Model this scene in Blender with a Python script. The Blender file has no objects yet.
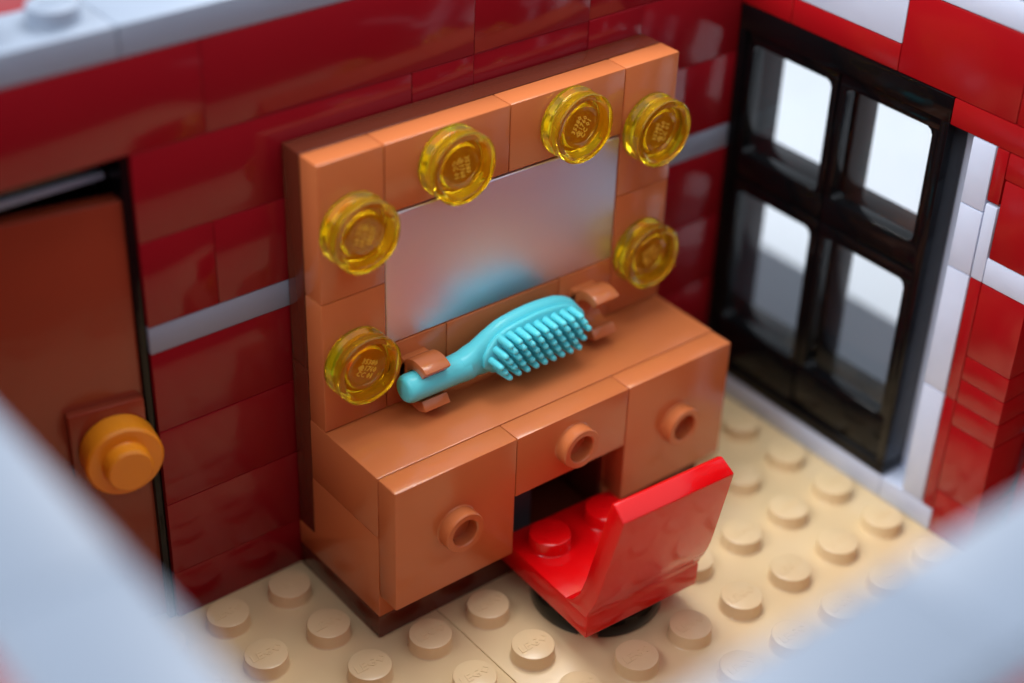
import bpy, bmesh, math, random
from mathutils import Vector, Matrix
random.seed(7)
S = bpy.context.scene
COL = S.collection
PI = math.pi
# one unit = one stud pitch of the brick system (8 mm); one plate = 0.4, one brick = 1.2

# ------------------------------------------------------------------ materials
def lin(c):
    c /= 255.0
    return c / 12.92 if c <= 0.04045 else ((c + 0.055) / 1.055) ** 2.4
def rgb(r, g, b): return (lin(r), lin(g), lin(b), 1.0)

def plastic(name, col, rough=0.16, metal=0.0, spec=0.5, vary=0.05, bump=0.012, coat=0.0):
    m = bpy.data.materials.new(name); m.use_nodes = True
    nt = m.node_tree; p = nt.nodes['Principled BSDF']
    p.inputs['Roughness'].default_value = rough
    p.inputs['Metallic'].default_value = metal
    p.inputs['Specular IOR Level'].default_value = spec
    p.inputs['Coat Weight'].default_value = coat
    tc = nt.nodes.new('ShaderNodeTexCoord')
    n = nt.nodes.new('ShaderNodeTexNoise'); n.inputs['Scale'].default_value = 0.9; n.inputs['Detail'].default_value = 3
    nt.links.new(tc.outputs['Object'], n.inputs['Vector'])
    mx = nt.nodes.new('ShaderNodeMixRGB'); mx.blend_type = 'MIX'
    mx.inputs[1].default_value = tuple(c * (1 - vary) for c in col[:3]) + (1,)
    mx.inputs[2].default_value = tuple(min(1, c * (1 + vary)) for c in col[:3]) + (1,)
    nt.links.new(n.outputs['Fac'], mx.inputs[0]); nt.links.new(mx.outputs[0], p.inputs['Base Color'])
    if bump:
        n2 = nt.nodes.new('ShaderNodeTexNoise'); n2.inputs['Scale'].default_value = 1.3; n2.inputs['Detail'].default_value = 2
        nt.links.new(tc.outputs['Object'], n2.inputs['Vector'])
        b = nt.nodes.new('ShaderNodeBump'); b.inputs['Strength'].default_value = 0.35; b.inputs['Distance'].default_value = bump * 4
        nt.links.new(n2.outputs['Fac'], b.inputs['Height']); nt.links.new(b.outputs['Normal'], p.inputs['Normal'])
    return m

M = {}
M['tan']     = plastic('tan_plastic', rgb(222, 198, 154), 0.28)
M['brown']   = plastic('orange_brown_plastic', rgb(192, 110, 64), 0.2, bump=0.006)
M['dbrown']  = plastic('dark_brown_plastic', rgb(92, 40, 26), 0.14)
M['door']    = plastic('reddish_brown_plastic', rgb(134, 54, 34), 0.2)
M['dred']    = plastic('dark_red_plastic', rgb(130, 18, 28), 0.13, spec=0.36, bump=0.0)
M['red']     = plastic('red_plastic', rgb(146, 13, 20), 0.2, bump=0.0)
M['chair']   = plastic('bright_red_plastic', rgb(212, 8, 14), 0.14)
M['grey']    = plastic('light_bluish_grey_plastic', rgb(134, 147, 166), 0.45)
M['white']   = plastic('white_grey_plastic', rgb(192, 203, 224), 0.3)
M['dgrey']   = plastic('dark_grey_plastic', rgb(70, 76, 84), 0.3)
M['black']   = plastic('black_plastic', rgb(10, 10, 12), 0.12, spec=0.25)
M['azure']   = plastic('medium_azure_plastic', rgb(96, 224, 238), 0.3, bump=0)
M['gold']    = plastic('pearl_orange_plastic', rgb(226, 140, 28), 0.28, vary=0.03)
M['mirror']  = plastic('silver_mirror', rgb(226, 228, 242), 0.46, metal=1.0, vary=0.0, bump=0)
M['ink']     = plastic('moulded_text_yellow', rgb(232, 190, 60), 0.3, bump=0)
M['pave']    = plastic('pavement_grey', rgb(104, 108, 116), 0.6)
M['table']   = plastic('white_table_top', rgb(240, 242, 246), 0.6, bump=0)

# stone-like speckle is absent: everything is glossy moulded plastic
def amber():
    m = bpy.data.materials.new('clear_yellow_plastic'); m.use_nodes = True
    p = m.node_tree.nodes['Principled BSDF']
    p.inputs['Base Color'].default_value = (1.0, 0.72, 0.02, 1)
    p.inputs['Roughness'].default_value = 0.02
    p.inputs['IOR'].default_value = 1.5
    p.inputs['Transmission Weight'].default_value = 0.9
    return m
M['amber'] = amber()
def pane_mat():
    m = bpy.data.materials.new('clear_window_glass'); m.use_nodes = True
    nt = m.node_tree; nt.nodes.clear()
    o = nt.nodes.new('ShaderNodeOutputMaterial'); mx = nt.nodes.new('ShaderNodeMixShader')
    t = nt.nodes.new('ShaderNodeBsdfTransparent'); g = nt.nodes.new('ShaderNodeBsdfGlossy')
    lw = nt.nodes.new('ShaderNodeLayerWeight'); pw = nt.nodes.new('ShaderNodeMath'); pw.operation = 'POWER'; pw.inputs[1].default_value = 5.0
    f = nt.nodes.new('ShaderNodeMath'); f.operation = 'MULTIPLY_ADD'; f.inputs[1].default_value = 0.9; f.inputs[2].default_value = 0.04
    nt.links.new(lw.outputs['Facing'], pw.inputs[0]); nt.links.new(pw.outputs[0], f.inputs[0])
    t.inputs['Color'].default_value = (0.9, 0.93, 0.95, 1); g.inputs['Roughness'].default_value = 0.03
    nt.links.new(f.outputs[0], mx.inputs[0]); nt.links.new(t.outputs[0], mx.inputs[1]); nt.links.new(g.outputs[0], mx.inputs[2])
    nt.links.new(mx.outputs[0], o.inputs['Surface'])
    return m
M['pane'] = pane_mat()

# ------------------------------------------------------------------ mesh helpers
def append(bm, src, mat=0):
    """copy bmesh src into bm, frees src"""
    vm = {v: bm.verts.new(v.co) for v in src.verts}
    for f in src.faces:
        try:
            nf = bm.faces.new([vm[v] for v in f.verts]); nf.material_index = mat; nf.smooth = True
        except ValueError:
            pass
    src.free()

def box(bm, x0, x1, y0, y1, z0, z1, mat=0, bev=0.025, gap=0.006, seg=2, cut=None):
    b = bmesh.new(); bmesh.ops.create_cube(b, size=1)
    sx, sy, sz = x1 - x0 - 2 * gap, y1 - y0 - 2 * gap, z1 - z0 - 2 * gap
    for v in b.verts:
        v.co = Vector(((x0 + x1) / 2 + v.co.x * sx, (y0 + y1) / 2 + v.co.y * sy, (z0 + z1) / 2 + v.co.z * sz))
    if bev: bmesh.ops.bevel(b, geom=list(b.edges), offset=bev, segments=seg, profile=0.5, affect='EDGES')
    append(bm, b, mat)

def frame_of(axis):
    a = Vector(axis).normalized()
    u = a.orthogonal().normalized(); v = a.cross(u)
    return a, u, v

def lathe(bm, prof, org, axis, n=40, mat=0, closed=False):
    """prof: list of (r, h) along axis from org; r=0 caps"""
    a, u, v = frame_of(axis); o = Vector(org); rings = []
    for r, h in prof:
        if r < 1e-6: rings.append([bm.verts.new(o + a * h)])
        else: rings.append([bm.verts.new(o + a * h + (u * math.cos(t) + v * math.sin(t)) * r) for t in [2 * PI * k / n for k in range(n)]])
    prs = list(zip(rings, rings[1:]))
    if closed: prs.append((rings[-1], rings[0]))
    for A, B in prs:
        for k in range(n):
            q = (k + 1) % n
            if len(A) == 1 and len(B) == 1: break
            vs = [A[0], B[q], B[k]] if len(A) == 1 else ([A[k], A[q], B[0]] if len(B) == 1 else [A[k], A[q], B[q], B[k]])
            try:
                f = bm.faces.new(vs); f.material_index = mat; f.smooth = True
            except ValueError: pass

def stud(bm, x, y, z, mat=0, axis=(0, 0, 1), r=0.3, h=0.2125, n=32):
    b = 0.022
    lathe(bm, [(r + 0.02, -0.004), (r + 0.006, 0.006), (r, 0.02), (r, h - b), (r - b * 0.3, h - b * 0.3), (r - b, h), (0, h)], (x, y, z), axis, n, mat)

def prism(bm, pts, x0, x1, mat=0, w=None):
    """pts: (y,z) polygon, swept along x; w(y,z) scales half width about the middle"""
    c = (x0 + x1) / 2; hw = (x1 - x0) / 2
    A = [bm.verts.new((c - hw * (w(y, z) if w else 1), y, z)) for y, z in pts]
    B = [bm.verts.new((c + hw * (w(y, z) if w else 1), y, z)) for y, z in pts]
    fs = [bm.faces.new(A), bm.faces.new(B[::-1])]
    n = len(pts)
    for k in range(n):
        fs.append(bm.faces.new([A[k], B[k], B[(k + 1) % n], A[(k + 1) % n]]))
    for f in fs: f.material_index = mat; f.smooth = True

def obj(name, bm, mats, parent=None, sharp=38, loc=None):
    bmesh.ops.recalc_face_normals(bm, faces=bm.faces)
    me = bpy.data.meshes.new(name); bm.to_mesh(me); bm.free()
    if not isinstance(mats, (list, tuple)): mats = [mats]
    for m in mats: me.materials.append(m if not isinstance(m, str) else M[m])
    me.set_sharp_from_angle(angle=math.radians(sharp))
    o = bpy.data.objects.new(name, me); COL.objects.link(o)
    if parent: o.parent = parent
    if loc: o.location = loc
    return o

def tag(o, label=None, cat=None, group=None, kind=None):
    if label: o['label'] = label
    if cat: o['category'] = cat
    if group: o['group'] = group
    if kind: o['kind'] = kind
    return o
def empty(name, loc=(0, 0, 0), rz=0.0, parent=None):
    o = bpy.data.objects.new(name, None); COL.objects.link(o)
    o.location = loc; o.rotation_euler = (0, 0, rz); o.empty_display_size = 0.2
    if parent: o.parent = parent
    return o

def text_bm(body, size, extrude=0.01, bold=0.006, lines=0.85):
    cu = bpy.data.curves.new('tmp_text', 'FONT'); cu.body = body; cu.size = size
    cu.align_x = 'CENTER'; cu.align_y = 'CENTER'; cu.extrude = extrude; cu.offset = bold
    cu.space_line = lines; cu.resolution_u = 1; cu.shear = 0.15
    o = bpy.data.objects.new('tmp_text', cu); COL.objects.link(o)
    dg = bpy.context.evaluated_depsgraph_get(); dg.update()
    me = bpy.data.meshes.new_from_object(o.evaluated_get(dg))
    b = bmesh.new(); b.from_mesh(me)
    bpy.data.objects.remove(o); bpy.data.curves.remove(cu); bpy.data.meshes.remove(me)
    return b
def add_copy(bm, src, mtx, mat=0):
    vm = {v: bm.verts.new(mtx @ v.co) for v in src.verts}
    for f in src.faces:
        try:
            nf = bm.faces.new([vm[v] for v in f.verts]); nf.material_index = mat
        except ValueError: pass
LOGO = text_bm('LEGO', 0.19, 0.008, 0.002)
def logo_stud(bm, x, y, z, mat=0, rz=0.0):
    stud(bm, x, y, z, mat)
    add_copy(bm, LOGO, Matrix.Translation((x, y, z + 0.2115)) @ Matrix.Rotation(rz, 4, 'Z'), mat)

# ------------------------------------------------------------------ floor
XL, XR, YF = -6.0, 8.0, -11.0        # inside faces of left, right and front walls; back wall inside face is y = 0
bm = bmesh.new()
for x0, x1 in ((-7, -5), (-5, 1), (1, 9)):
    for y0, y1 in ((-12, -6), (-6, 1)):
        box(bm, x0, x1, y0, y1, -0.4, 0, 0, 0.02, 0.004)
for i in range(14):
    for j in range(11):
        x, y = XL + 0.5 + i, -0.5 - j
        if 0 < x < 6 and y > -2: continue            # under the vanity
        if 2 < x < 4 and y > -4: continue            # under the chair base
        if x < -2 and y > -9 and x < -4: pass
        if -4 < x and y > -8: logo_stud(bm, x, y, 0)
        else: stud(bm, x, y, 0)
tag(obj('floor', bm, 'tan'), kind='structure')

# ------------------------------------------------------------------ back wall (inside face y = 0)
G = 0.0025
bm = bmesh.new()
def course(z0, z1, cuts, mat=0, y0=0.0, y1=1.0):
    for a, b in zip(cuts, cuts[1:]): box(bm, a, b, y0 + random.uniform(0, 0.016), y1, z0, z1, mat, 0.012, G)
course(0, 0.8, [-2, 1, 4, 9]); course(0.8, 2.0, [-2, 2, 6, 9]); course(2.0, 3.2, [-2, 1, 5, 9]); course(3.2, 4.4, [-2, 2, 6, 9])
course(4.4, 4.8, [-2, 4, 9], 1)
course(4.8, 6.0, [-2, -1, 3, 7, 9]); course(6.0, 7.2, [-2, 2, 3, 5, 6, 9])
course(7.2, 8.4, [-7, -5, -1, 3, 5, 9])
for z0, z1 in ((0, 0.8), (0.8, 2), (2, 3.2), (3.2, 4.4), (4.8, 6), (6, 7.2)): course(z0, z1, [-7, -6])
course(4.4, 4.8, [-7, -6], 1)
tag(obj('wall_back', bm, ['dred', 'grey']), kind='structure')
bm = bmesh.new()
for a, b in ((-7, -4), (-4, -2), (-2, 4), (4, 8)): box(bm, a, b, 0, 1, 8.4, 8.8, 0, 0.02, G)
for x in (-6.5, -5.5, -4.5, -3.5, -2.5): logo_stud(bm, x, 0.5, 8.8)
tag(obj('trim_1', bm, 'grey'), kind='structure')
bm = bmesh.new()                                     # roof ledge behind the back wall
for a, b in ((-7, -3), (-3, 1), (1, 9)): box(bm, a, b, 1.0, 4.5, 7.2, 8.0, 0, 0.02, G)
tag(obj('trim_2', bm, 'dred'), kind='structure')

# ------------------------------------------------------------------ window-side wall (inside face x = 8)
bm = bmesh.new()
def rb(y0, y1, z0, z1, mat=0, x0=8.0, x1=9.0, bev=0.02): box(bm, x0, x1, y0, y1, z0, z1, mat, bev, G)
# above the window
rb(-1, 0, 6.8, 7.2); rb(-3, -1, 6.8, 7.2)
rb(-3, 1, 7.2, 8.4, 1)
rb(-5, -3, 6.8, 8.0); rb(-8, -5, 6.8, 8.0); rb(-11, -8, 6.8, 8.0)
rb(-6, -3, 8.0, 8.4, 1); rb(-11, -6, 8.0, 8.4, 1)
rb(-8, -4, 6.4, 6.8); rb(-11, -8, 6.4, 6.8)
# beside the column
rb(-5.0, -4.8, 5.6, 6.4); rb(-6.0, -5.0, 6.0, 6.4); rb(-6.0, -5.02, 4.8, 6.0)
rb(-5.0, -4.8, 4.4, 5.56, 1); rb(-6.0, -5.0, 4.4, 4.8, 1)
for z0, z1 in ((0.0, 0.8), (0.8, 2.0), (2.0, 2.4), (2.4, 2.8), (2.8, 3.2), (3.2, 4.4)):
    rb(-5.76, -5.0, z0, z1)
rb(-5.0, -4.8, 2.4, 4.4); rb(-5.0, -4.8, 0.4, 2.4)
# set-back stretch beyond
for z0, z1 in ((0, 1.2), (1.2, 2.4), (2.4, 3.6), (3.6, 4.4), (4.8, 6.4)):
    rb(-11, -5.8, z0, z1, 0, 8.8, 9.4)
rb(-11, -6, 4.4, 4.8, 1, 8.8, 9.4)
tag(obj('wall_right', bm, ['red', 'white']), kind='structure')
bm = bmesh.new()                                     # light column and sill under the window
for z0, z1 in ((0.4, 2.4), (2.4, 4.4), (4.4, 5.4), (5.4, 6.4)): box(bm, 8.0, 8.9, -4.79, -4.4, z0, z1, 0, 0.025, G)
box(bm, 8.5, 9.0, -4.42, -3.7, 0.38, 6.42, 0, 0, 0)
box(bm, 8.0, 9.0, -4.0, 0.0, 0.0, 0.4, 0, 0.025, G); box(bm, 8.0, 9.0, -5.0, -4.0, 0.0, 0.4, 0, 0.025, G)
tag(obj('trim_3', bm, 'white'), kind='structure')
bm = bmesh.new()
for a, b in ((-3, 1), (-7, -3), (-11, -7)): box(bm, 8, 9, a, b, 8.4, 8.8, 0, 0.02, G)
tag(obj('trim_4', bm, 'grey'), kind='structure')

# window: outer frame, four openings with glass
win = empty('window_1', (8.0, 0, 0.4)); tag(win, kind='structure')
def wbox(bm, x0, x1, y0, y1, z0, z1, bev=0.03): box(bm, x0, x1, y0, y1, z0 - 0.4, z1 - 0.4, 0, bev, 0.003)
bm = bmesh.new()
wbox(bm, 0, 0.5, -4, 0, 6.4, 6.8); wbox(bm, 0, 0.5, -4, 0, 0.4, 0.62)
wbox(bm, 0, 0.5, -4, -3.84, 0.6, 6.42); wbox(bm, 0, 0.98, -0.16, 0, 0.6, 6.42)
wbox(bm, 0.3, 0.8, -2.2, -1.8, 0.6, 6.42); wbox(bm, 0.3, 0.8, -3.9, -0.1, 3.72, 4.42); wbox(bm, 0.3, 0.8, -3.9, -0.1, 0.5, 1.38)
obj('window_frame', bm, 'black', win)
def casement(y0, y1, z0, z1, oz0, oz1):
    """a sash with an opening oz0..oz1, rounded opening corners"""
    b = bmesh.new()
    a0, a1 = y0 + 0.14, y1 - 0.14
    x0, x1 = 0.05, 0.32
    wbox(b, x0, x1, y0, y1, oz1, z1); wbox(b, x0, x1, y0, y1, z0, oz0)
    wbox(b, x0, x1, y0, a0, oz0 - 0.02, oz1 + 0.02); wbox(b, x0, x1, a1, y1, oz0 - 0.02, oz1 + 0.02)
    # small quarter fillets in the corners
    for cy, sy in ((a0, 1), (a1, -1)):
        for cz, sz in ((oz0, 1), (oz1, -1)):
            r = 0.08; pts = [(cy, cz)] + [(cy + sy * r * (1 - math.sin(t)), cz + sz * r * (1 - math.cos(t))) for t in [PI / 2 * k / 6 for k in range(7)]]
            V0 = [b.verts.new((x0 + 0.01, p[0], p[1] - 0.4)) for p in pts]; V1 = [b.verts.new((x1 - 0.01, p[0], p[1] - 0.4)) for p in pts]
            b.faces.new(V0); b.faces.new(V1[::-1])
            for k in range(len(pts)): b.faces.new([V0[k], V1[k], V1[(k + 1) % len(pts)], V0[(k + 1) % len(pts)]])
    s = obj('sash', b, 'black', win)
    g = bmesh.new(); wbox(g, 0.17, 0.20, a0 - 0.02, a1 + 0.02, oz0 - 0.02, oz1 + 0.02, 0)
    obj('pane', g, 'pane', s)
for y0, y1 in ((-1.99, -0.16), (-3.84, -2.01)):
    casement(y0, y1, 4.01, 6.4, 4.42, 6.2); casement(y0, y1, 0.62, 3.99, 1.4, 3.76)

# ------------------------------------------------------------------ left and front walls (tops close to the lens)
bm = bmesh.new()
for k, (z0, z1) in enumerate([(1.2 * i, 1.2 * i + 1.2) for i in range(7)]):
    cuts = [-12, -10, -6, -2, 0] if k % 2 else [-12, -8, -4, 0]
    for a, b in zip(cuts, cuts[1:]): box(bm, -7.08, -6.08, a, b, z0, z1, 0, 0.02, G)
tag(obj('wall_left', bm, 'red'), kind='structure')
bm = bmesh.new()
for a, b in ((-12, -8), (-8, -4), (-4, 0)): box(bm, -7.08, -6.08, a, b, 8.4, 8.8, 0, 0.02, G)
tag(obj('trim_5', bm, 'grey'), kind='structure')
bm = bmesh.new()
for k, (z0, z1) in enumerate([(1.2 * i, 1.2 * i + 1.2) for i in range(7)]):
    cuts = [-6, -2, 2, 6, 9] if k % 2 else [-6, -4, 0, 4, 9]
    for a, b in zip(cuts, cuts[1:]): box(bm, a, b, -12.16, -11.16, z0, z1, 0, 0.02, G)
tag(obj('wall_front', bm, 'red'), kind='structure')
bm = bmesh.new()
for a, b in ((-6, -2), (-2, 4), (4, 9)): box(bm, a, b, -12.16, -11.16, 8.4, 8.8, 0, 0.02, G)
tag(obj('trim_6', bm, 'grey'), kind='structure')

# ------------------------------------------------------------------ doorway and door
dr = empty('door_1', (-5.58, 0.75, 0.0), -0.178); tag(dr, kind='structure')
L = 3.6
bm = bmesh.new(); box(bm, 0, L, 0, 0.27, 0.05, 6.58, 0, 0.03, 0); obj('door_panel', bm, 'door', dr)
bm = bmesh.new(); box(bm, L - 1.08, L - 0.10, -0.13, 0.01, 2.86, 3.82, 0, 0.025, 0); hp = obj('handle_plate', bm, 'door', dr)
bm = bmesh.new()
lathe(bm, [(0, 0), (0.46, 0), (0.49, 0.03), (0.5, 0.06), (0.5, 0.37), (0.47, 0.4), (0.31, 0.402), (0.3, 0.42), (0.3, 0.585), (0.275, 0.612), (0, 0.612)],
      (L - 0.515, -0.12, 3.21), (0, -1, 0), 48)
tag(obj('door_handle', bm, 'gold', dr), 'round pearl orange door knob')
bm = bmesh.new()
box(bm, -2.12, -2.0, 0.05, 0.8, 0, 7.2, 0, 0.02, 0.004); box(bm, -6.0, -5.85, 0.05, 0.8, 0, 7.2, 0, 0.02, 0.004)
box(bm, -5.85, -2.12, 0.3, 0.8, 6.96, 7.2, 0, 0.03, 0.004); box(bm, -5.85, -2.14, 0.44, 0.6, 6.74, 6.84, 1, 0.02, 0.004)  # thin grey bar stands in for the highlight on the frame's lower edge
tag(obj('trim_7', bm, ['black', 'grey']), kind='structure')
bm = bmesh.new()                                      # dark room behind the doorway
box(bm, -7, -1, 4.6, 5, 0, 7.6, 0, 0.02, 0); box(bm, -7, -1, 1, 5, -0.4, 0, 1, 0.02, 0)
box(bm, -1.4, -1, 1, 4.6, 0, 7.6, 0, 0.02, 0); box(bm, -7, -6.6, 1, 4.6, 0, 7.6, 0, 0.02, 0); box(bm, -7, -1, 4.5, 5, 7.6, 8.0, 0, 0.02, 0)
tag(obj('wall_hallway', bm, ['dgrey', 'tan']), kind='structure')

# ------------------------------------------------------------------ vanity
van = empty('vanity_table', (3, -1, 0.0))
tag(van, 'orange-brown vanity table with framed mirror and round yellow bulbs against the dark red wall', 'vanity')
def P(name, bm, mats, parent=None, label=None):
    o = obj(name, bm, mats, parent or van)
    if parent is None: o.location = (-3, 1, 0)
    if label: o['label'] = label
    return o
g = 0.004
bm = bmesh.new(); box(bm, 0, 6, -2.0, -0.01, 0.004, 0.4, 0, 0.02, 0.003); P('plinth', bm, 'dbrown', label='dark brown plinth')
bm = bmesh.new()
box(bm, 0, 3, -0.4, -0.01, 0.8, 3.6, 0, 0.02, g); box(bm, 3, 6, -0.4, -0.01, 0.8, 3.6, 0, 0.02, g)
box(bm, 0, 6, -0.4, -0.01, 3.6, 6.8, 0, 0.02, g)
P('back_panel', bm, 'dbrown', label='dark brown backing behind the frame')
for x0 in (0, 4):
    bm = bmesh.new()
    sh = bmesh.new()
    prism(sh, [(-2.0, 0.403), (-0.01, 0.403), (-0.01, 0.8), (-0.405, 0.8), (-0.405, 1.797), (-2.0, 1.797)], x0 + 0.003, x0 + 1.997)
    bmesh.ops.recalc_face_normals(sh, faces=sh.faces)
    bmesh.ops.bevel(sh, geom=list(sh.edges), offset=0.014, segments=2, profile=0.5, affect='EDGES'); append(bm, sh)
    if x0 == 4: box(bm, 3.93, 4.0, -1.98, -0.41, 0.42, 1.79, 1, 0.01, 0.002)
    P('cabinet', bm, ['brown', 'dbrown'])
bm = bmesh.new(); box(bm, 2.0, 3.93, -0.9, -0.41, 0.4, 2.4, 0, 0.02, g); box(bm, 2.0, 2.9, -1.7, -0.9, 0.4, 1.2, 0, 0.02, g)
lathe(bm, [(0, 0), (0.3, 0), (0.3, 0.2), (0.2, 0.2), (0.2, 0.02), (0, 0.02)], (2.5, -0.9, 1.4), (0, -1, 0), 32)
P('kneehole_back', bm, 'dgrey', label='dark grey back of the kneehole')
bm = bmesh.new(); sh = bmesh.new()
xz = [(0.002, 2.799), (0.002, 1.803), (1.997, 1.803), (1.997, 2.4), (4.003, 2.4), (4.003, 1.803), (5.998, 1.803), (5.998, 2.799)]
fa = [sh.verts.new((x, -1.999, z)) for x, z in xz]; fb = [sh.verts.new((x, -0.412, z)) for x, z in xz]
sh.faces.new(fa); sh.faces.new(fb[::-1])
for k in range(8): sh.faces.new([fa[k], fb[k], fb[(k + 1) % 8], fa[(k + 1) % 8]])
bmesh.ops.recalc_face_normals(sh, faces=sh.faces)
bmesh.ops.bevel(sh, geom=list(sh.edges), offset=0.014, segments=2, profile=0.5, affect='EDGES'); append(bm, sh)
P('table_top', bm, 'brown')
KN = [(0.31, 0.0), (0.325, 0.0), (0.31, 0.02), (0.31, 0.19), (0.295, 0.207), (0.215, 0.207), (0.2, 0.19), (0.2, -0.1), (0, -0.1)]
def drawer(x0, x1, z0, z1):
    bm = bmesh.new()
    cx, cz = (x0 + x1) / 2, (z0 + z1) / 2
    box(bm, x0, x1, -2.4, -2.005, z0, z1, 0, 0.02, g)
    d = P('drawer', bm, 'brown')
    kb = bmesh.new()
    lathe(kb, [(0.33, -0.003), (0.31, 0.015), (0.31, 0.19), (0.295, 0.207), (0.215, 0.207), (0.2, 0.19), (0.2, 0.012), (0, 0.012)], (cx, -2.396, cz), (0, -1, 0), 48)
    obj('knob', kb, 'brown', d)
drawer(0, 2, 0.8, 2.8); drawer(2, 4, 1.8, 2.8); drawer(4, 6, 0.8, 2.8)
# frame pieces around the mirror
def tile(x0, x1, z0, z1):
    bm = bmesh.new(); box(bm, x0, x1, -0.8, -0.41, z0, z1, 0, 0.02, g); P('frame_tile', bm, 'brown')
for x0 in (0, 5):
    tile(x0, x0 + 1, 2.804, 4.8); tile(x0, x0 + 1, 4.8, 6.8)
tile(1, 3, 5.8, 6.8); tile(3, 5, 5.8, 6.8); tile(2, 4, 2.804, 3.8)
bm = bmesh.new(); box(bm, 1, 5, -0.79, -0.41, 3.8, 5.775, 0, 0.03, 0.006, 3); P('mirror', bm, 'mirror', label='silver mirror panel')
# clip plates
def clip(cx):
    bm = bmesh.new()
    box(bm, cx - 0.5, cx + 0.5, -0.8, -0.41, 2.804, 3.8, 0, 0.02, g)
    yc, zc, ro, ri = -1.17, 3.29, 0.385, 0.225
    x0, x1 = cx - 0.29, cx + 0.13
    a0, a1 = math.radians(52), math.radians(308)       # measured from -y
    n = 30; out, inn = [], []
    for k in range(n + 1):
        t = a0 + (a1 - a0) * k / n
        out.append((yc - ro * math.cos(t), zc + ro * math.sin(t))); inn.append((yc - ri * math.cos(t), zc + ri * math.sin(t)))
    c = bmesh.new(); pts = out + inn[::-1]; N = n + 1
    A = [c.verts.new((x0, y, z)) for y, z in pts]; B = [c.verts.new((x1, y, z)) for y, z in pts]
    for k in range(n):
        j = 2 * N - 1 - k
        c.faces.new([A[k], A[k + 1], A[j - 1], A[j]]); c.faces.new([B[j], B[j - 1], B[k + 1], B[k]])
    for k in range(2 * N): c.faces.new([A[k], B[k], B[(k + 1) % (2 * N)], A[(k + 1) % (2 * N)]])
    bmesh.ops.recalc_face_normals(c, faces=c.faces)
    ed = [e for e in c.edges if e.calc_face_angle(0) > 0.9]
    bmesh.ops.bevel(c, geom=ed, offset=0.02, segments=2, profile=0.5, affect='EDGES')
    append(bm, c)
    box(bm, x0, x1, -0.93, -0.78, 3.0, 3.56, 0, 0.015, 0)
    P('clip', bm, 'brown')
clip(1.5); clip(4.5)
# bulbs
CODE = text_bm('35380\n@1760\nCC 01', 0.105, 0.004, 0.001, 0.9)
def bulb(cx, cz, rot):
    bm = bmesh.new()
    pr = [(0, 0.0), (0.47, 0.0), (0.5, 0.02), (0.5, 0.07), (0.47, 0.09), (0.45, 0.11), (0.45, 0.17), (0.465, 0.19), (0.485, 0.20), (0.5, 0.22), (0.5, 0.34), (0.485, 0.355),
          (0.42, 0.355), (0.40, 0.34), (0.39, 0.22), (0.37, 0.19), (0.33, 0.19), (0.315, 0.205), (0.31, 0.25), (0.295, 0.27), (0.25, 0.275), (0.235, 0.262), (0, 0.262)]
    lathe(bm, pr, (cx, -0.80, cz), (0, -1, 0), 64)
    o = P('bulb', bm, 'amber'); 
    sb = bmesh.new(); lathe(sb, [(0, 0.0), (0.24, 0), (0.24, 0.10), (0.22, 0.12), (0, 0.12)], (cx, -0.82, cz), (0, -1, 0), 32)
    tb = bmesh.new()
    mt = Matrix.Translation((cx, -0.80 - 0.267, cz)) @ Matrix.Rotation(rot, 4, 'Y') @ Matrix.Rotation(PI / 2, 4, 'X') 
    add_copy(tb, CODE, mt)
    obj('moulded_text', tb, 'ink', o)
for cx, cz, r in ((0.5, 5.8, 1.9), (0.5, 3.8, 0.5), (2, 6.3, 1.4), (4, 6.3, -1.1), (5.5, 5.8, -1.3), (5.5, 3.8, -0.4)): bulb(cx, cz, r)

# ------------------------------------------------------------------ hairbrush
br = empty('hairbrush', (2.5, -1.17, 3.30))
tag(br, 'turquoise blue hairbrush held in the brown clip on the vanity top', 'hairbrush')
def loft(bm, secs, n=28, pw=2.6):
    rings = []
    for x, yc, zc, ty, hz in secs:
        ring = []
        for k in range(n):
            t = 2 * PI * k / n; c, s = math.cos(t), math.sin(t)
            e = 2.0 / pw
            ring.append(bm.verts.new((x, yc + ty * math.copysign(abs(c) ** e, c), zc + hz * math.copysign(abs(s) ** e, s))))
        rings.append(ring)
    for A, B in zip(rings, rings[1:]):
        for k in range(n): f = bm.faces.new([A[k], A[(k + 1) % n], B[(k + 1) % n], B[k]]); f.smooth = True
    bm.faces.new(rings[0][::-1]); bm.faces.new(rings[-1])
ox, oy, oz = 2.5, -1.17, 3.28
def hz(x):      # half height of the head outline
    pts = [(1.95, .2), (2.15, .245), (2.3, .32), (2.45, .40), (2.65, .46), (2.9, .505), (3.2, .53), (3.5, .525), (3.75, .48), (3.95, .40), (4.08, .29), (4.15, .17), (4.18, .05)]
    if x <= pts[0][0]: return .2
    for (a, b), (c, d) in zip(pts, pts[1:]):
        if x <= c: return b + (d - b) * (x - a) / (c - a)
    return 0.05
_hz = hz
def hz(x): return _hz(x) * (1 - 0.17 * min(1, max(0, (x - 2.1) / 0.4)))
bm = bmesh.new()
loft(bm, [(x - ox, 0, 0, r, r) for x, r in ((1.0, .13), (1.01, .165), (1.04, .19), (1.09, .205), (1.3, .205), (1.7, .205), (2.02, .205))], 28, 2.0)
obj('handle', bm, 'azure', br, 50)
bm = bmesh.new(); xs = [1.9, 2.0, 2.1, 2.2, 2.3, 2.4, 2.5, 2.65, 2.8, 3.0, 3.2, 3.4, 3.6, 3.75, 3.88, 3.98, 4.06, 4.12, 4.16, 4.18]
def px(x): return x if x < 2 else 2 + (x - 2) * 0.94
def lean(x): return 0.11 * min(1, max(0, (x - 2.0) / 0.6))
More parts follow.
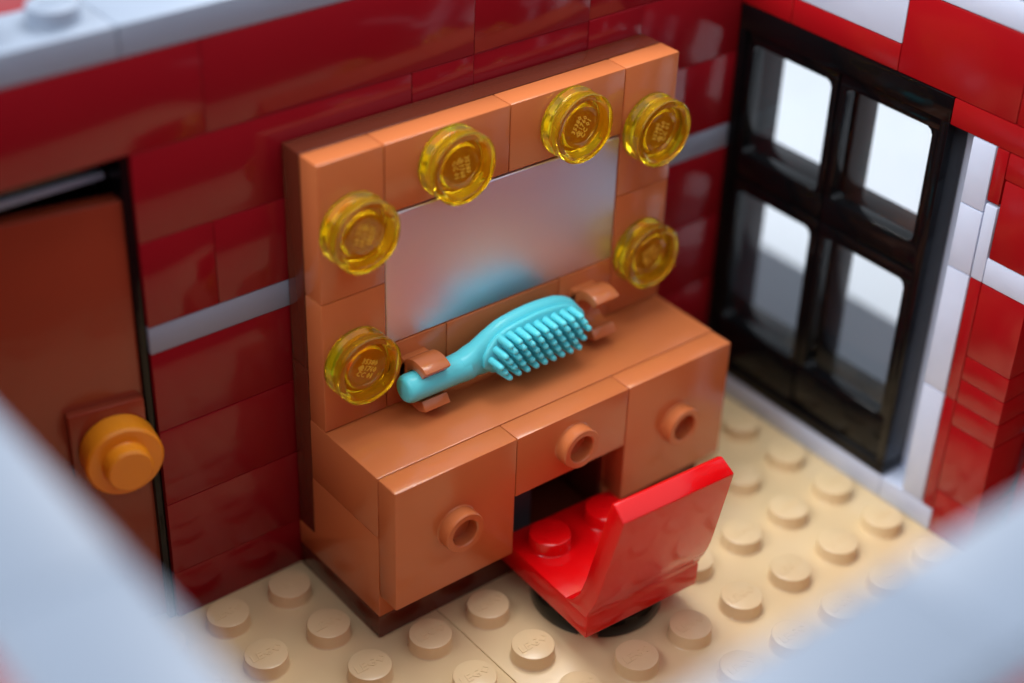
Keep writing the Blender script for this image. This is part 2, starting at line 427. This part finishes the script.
loft(bm, [(px(x) - ox, 0.03 * min(1, (x - 1.9)), lean(x), 0.19 if x < 2.2 else 0.155, max(hz(x), .06)) for x in xs], 36, 2.5)
hd = obj('head', bm, 'azure', br, 50)
bm = bmesh.new(); xs = [2.24, 2.3, 2.4, 2.5, 2.65, 2.8, 3.0, 3.2, 3.4, 3.6, 3.75, 3.88, 3.98, 4.05, 4.10, 4.13]
loft(bm, [(px(x) - ox, -0.14, lean(x), 0.06, max(hz(x) - 0.045, .05) * min(1, 0.35 + 1.9 * (x - 2.24) ** 0.7)) for x in xs], 36, 3.2)
obj('bristle_pad', bm, 'azure', hd, 50)
bb = bmesh.new()
lathe(bb, [(0.060, 0), (0.052, 0.10), (0.046, 0.22), (0.040, 0.25), (0.024, 0.27), (0, 0.275)], (0, 0, 0), (0, -1, 0), 14)
proto = None
nx = 0
for i in range(12):
    for j in range(-3, 4):
        x = 2.36 + i * 0.166 + (j % 2) * 0.083; z = j * 0.128
        if abs(z) > hz(x) - 0.07 or x > 4.06: continue
        if proto is None:
            proto = obj('bristle', bb, 'azure', hd, 50); b = proto
        else:
            b = proto.copy(); COL.objects.link(b); b.parent = hd
        b.location = (px(x) - ox, -0.185, z + lean(x))

# ------------------------------------------------------------------ chair
ch = empty('swivel_chair', (3.03, -3.05, 0.0), -0.045)
tag(ch, 'bright red chair with two studs on its seat standing before the vanity kneehole', 'chair')
bm = bmesh.new()
def rad(t):
    d = abs(((math.degrees(t) + 45) % 90) - 0) ; d = min(d, 90 - d)
    return 0.80 if d < 9 else 0.95
NB = 120; zs = [(0.004, -0.02), (0.03, 0), (0.30, 0), (0.33, -0.02)]
rg = [[bm.verts.new(((rad(2 * PI * k / NB) + dr_) * math.cos(2 * PI * k / NB), (rad(2 * PI * k / NB) + dr_) * math.sin(2 * PI * k / NB), z)) for k in range(NB)] for z, dr_ in zs]
for A, B in zip(rg, rg[1:]):
    for k in range(NB): bm.faces.new([A[k], A[(k + 1) % NB], B[(k + 1) % NB], B[k]]).smooth = True
bm.faces.new(rg[0][::-1]); bm.faces.new(rg[-1])
lathe(bm, [(0, 0.3), (0.6, 0.3), (0.6, 0.395), (0, 0.395)], (0, 0, 0), (0, 0, 1), 48)
obj('base', bm, 'black', ch)['label'] = 'round black base disc'
bm = bmesh.new(); box(bm, -1, 1, -1, 1, 0.4, 0.8, 0, 0.025, 0.004)
seat = obj('seat', bm, 'chair', ch)
for sx in (-0.5, 0.5):
    sb = bmesh.new(); logo_stud(sb, sx, 0.5, 0.797, 0, 0.4); obj('stud', sb, 'chair', seat)
outer = [(-0.995, 0.70), (-0.995, 0.80), (-1.03, 0.90), (-1.09, 1.02), (-1.15, 1.18), (-1.20, 1.34), (-1.505, 2.73)]
inner = [(-1.26, 2.88), (-1.20, 2.84), (-0.90, 1.40), (-0.80, 1.08), (-0.66, 0.88), (-0.52, 0.80), (-0.52, 0.70)]
bm = bmesh.new()
def wf(y, z):
    return 0.995 if z < 1.2 else 0.995 - 0.045 * (z - 1.2) / 1.3 - (0.02 if z > 2.8 else 0) 
prism(bm, outer + inner, -1, 1, 0, wf)
bmesh.ops.recalc_face_normals(bm, faces=bm.faces)
ed = [e for e in bm.edges if e.calc_face_angle(0) > 0.8]
bmesh.ops.bevel(bm, geom=ed, offset=0.03, segments=2, profile=0.5, affect='EDGES')
obj('backrest', bm, 'chair', ch, 30)

# ------------------------------------------------------------------ outside: pavement strip and white table
bm = bmesh.new()
box(bm, 9.0, 12.7, -16, 12, -0.8, -0.4, 0, 0.03, 0.004)
for j in range(28): stud(bm, 9.6, -15.5 + j, -0.4)
tag(obj('pavement', bm, 'pave'), kind='structure')
bm = bmesh.new(); box(bm, -70, 90, -70, 90, -2.0, -1.6, 0, 0, 0); tag(obj('ground', bm, 'table'), kind='structure')

LOGO.free(); CODE.free()

# ------------------------------------------------------------------ light
w = bpy.data.worlds.new('studio'); S.world = w; w.use_nodes = True
nt = w.node_tree; bg = nt.nodes['Background']
tc = nt.nodes.new('ShaderNodeTexCoord'); sp = nt.nodes.new('ShaderNodeSeparateXYZ'); cr = nt.nodes.new('ShaderNodeValToRGB')
nt.links.new(tc.outputs['Generated'], sp.inputs[0]); nt.links.new(sp.outputs['Z'], cr.inputs[0]); nt.links.new(cr.outputs[0], bg.inputs['Color'])
cr.color_ramp.elements[0].position = 0.0; cr.color_ramp.elements[0].color = (0.62, 0.66, 0.72, 1)
cr.color_ramp.elements[1].position = 0.9; cr.color_ramp.elements[1].color = (1.0, 1.04, 1.1, 1)
bg.inputs['Strength'].default_value = 0.86
sd = bpy.data.lights.new('daylight', 'SUN'); sd.energy = 1.65; sd.angle = math.radians(30); sd.color = (0.96, 0.98, 1.0)
so = bpy.data.objects.new('daylight', sd); COL.objects.link(so); so.location = (-25, -4, 22)
so.rotation_euler = Vector((-1.0, 0.05, 0.86)).to_track_quat('Z', 'Y').to_euler()

al = bpy.data.lights.new('softbox', 'AREA'); al.shape = 'SQUARE'; al.size = 8; al.energy = 2300; al.color = (1.0, 0.98, 0.96)
ao = bpy.data.objects.new('softbox', al); COL.objects.link(ao); ao.location = (4.5, 1.5, 19)
ao.rotation_euler = (Vector((4.5, 1.5, 19)) - Vector((2.5, -2.5, 2))).to_track_quat('Z', 'Y').to_euler()
# ------------------------------------------------------------------ camera
R = ((0.7826698944279293, -0.6216452824604243, 0.03138437749698469), (0.3228987684755, 0.4486119967707652, 0.8333568633239045), (-0.5321317709476516, -0.6421093513943292, 0.5518436003072519))
cd = bpy.data.cameras.new('camera'); cam = bpy.data.objects.new('camera', cd); COL.objects.link(cam)
rot = Matrix(((R[0][0], R[1][0], R[2][0]), (R[0][1], R[1][1], R[2][1]), (R[0][2], R[1][2], R[2][2])))
cam.matrix_world = Matrix.Translation((-9.55499959, -16.14441415, 16.23965482)) @ rot.to_4x4()
cd.sensor_width = 36; cd.lens = 1678.2237789860726 / 1024 * 36
cd.clip_start = 0.1; cd.clip_end = 500
cd.dof.use_dof = True; cd.dof.focus_distance = 22.4; cd.dof.aperture_fstop = cd.lens * 0.001 / 0.70
S.camera = cam
S.view_settings.view_transform = 'Standard'; S.view_settings.look = 'None'
S.view_settings.gamma = 1.0; S.view_settings.exposure = 0.1; S.view_settings.use_curve_mapping = False
S.cycles.max_bounces = 12; S.cycles.transmission_bounces = 10; S.cycles.transparent_max_bounces = 12
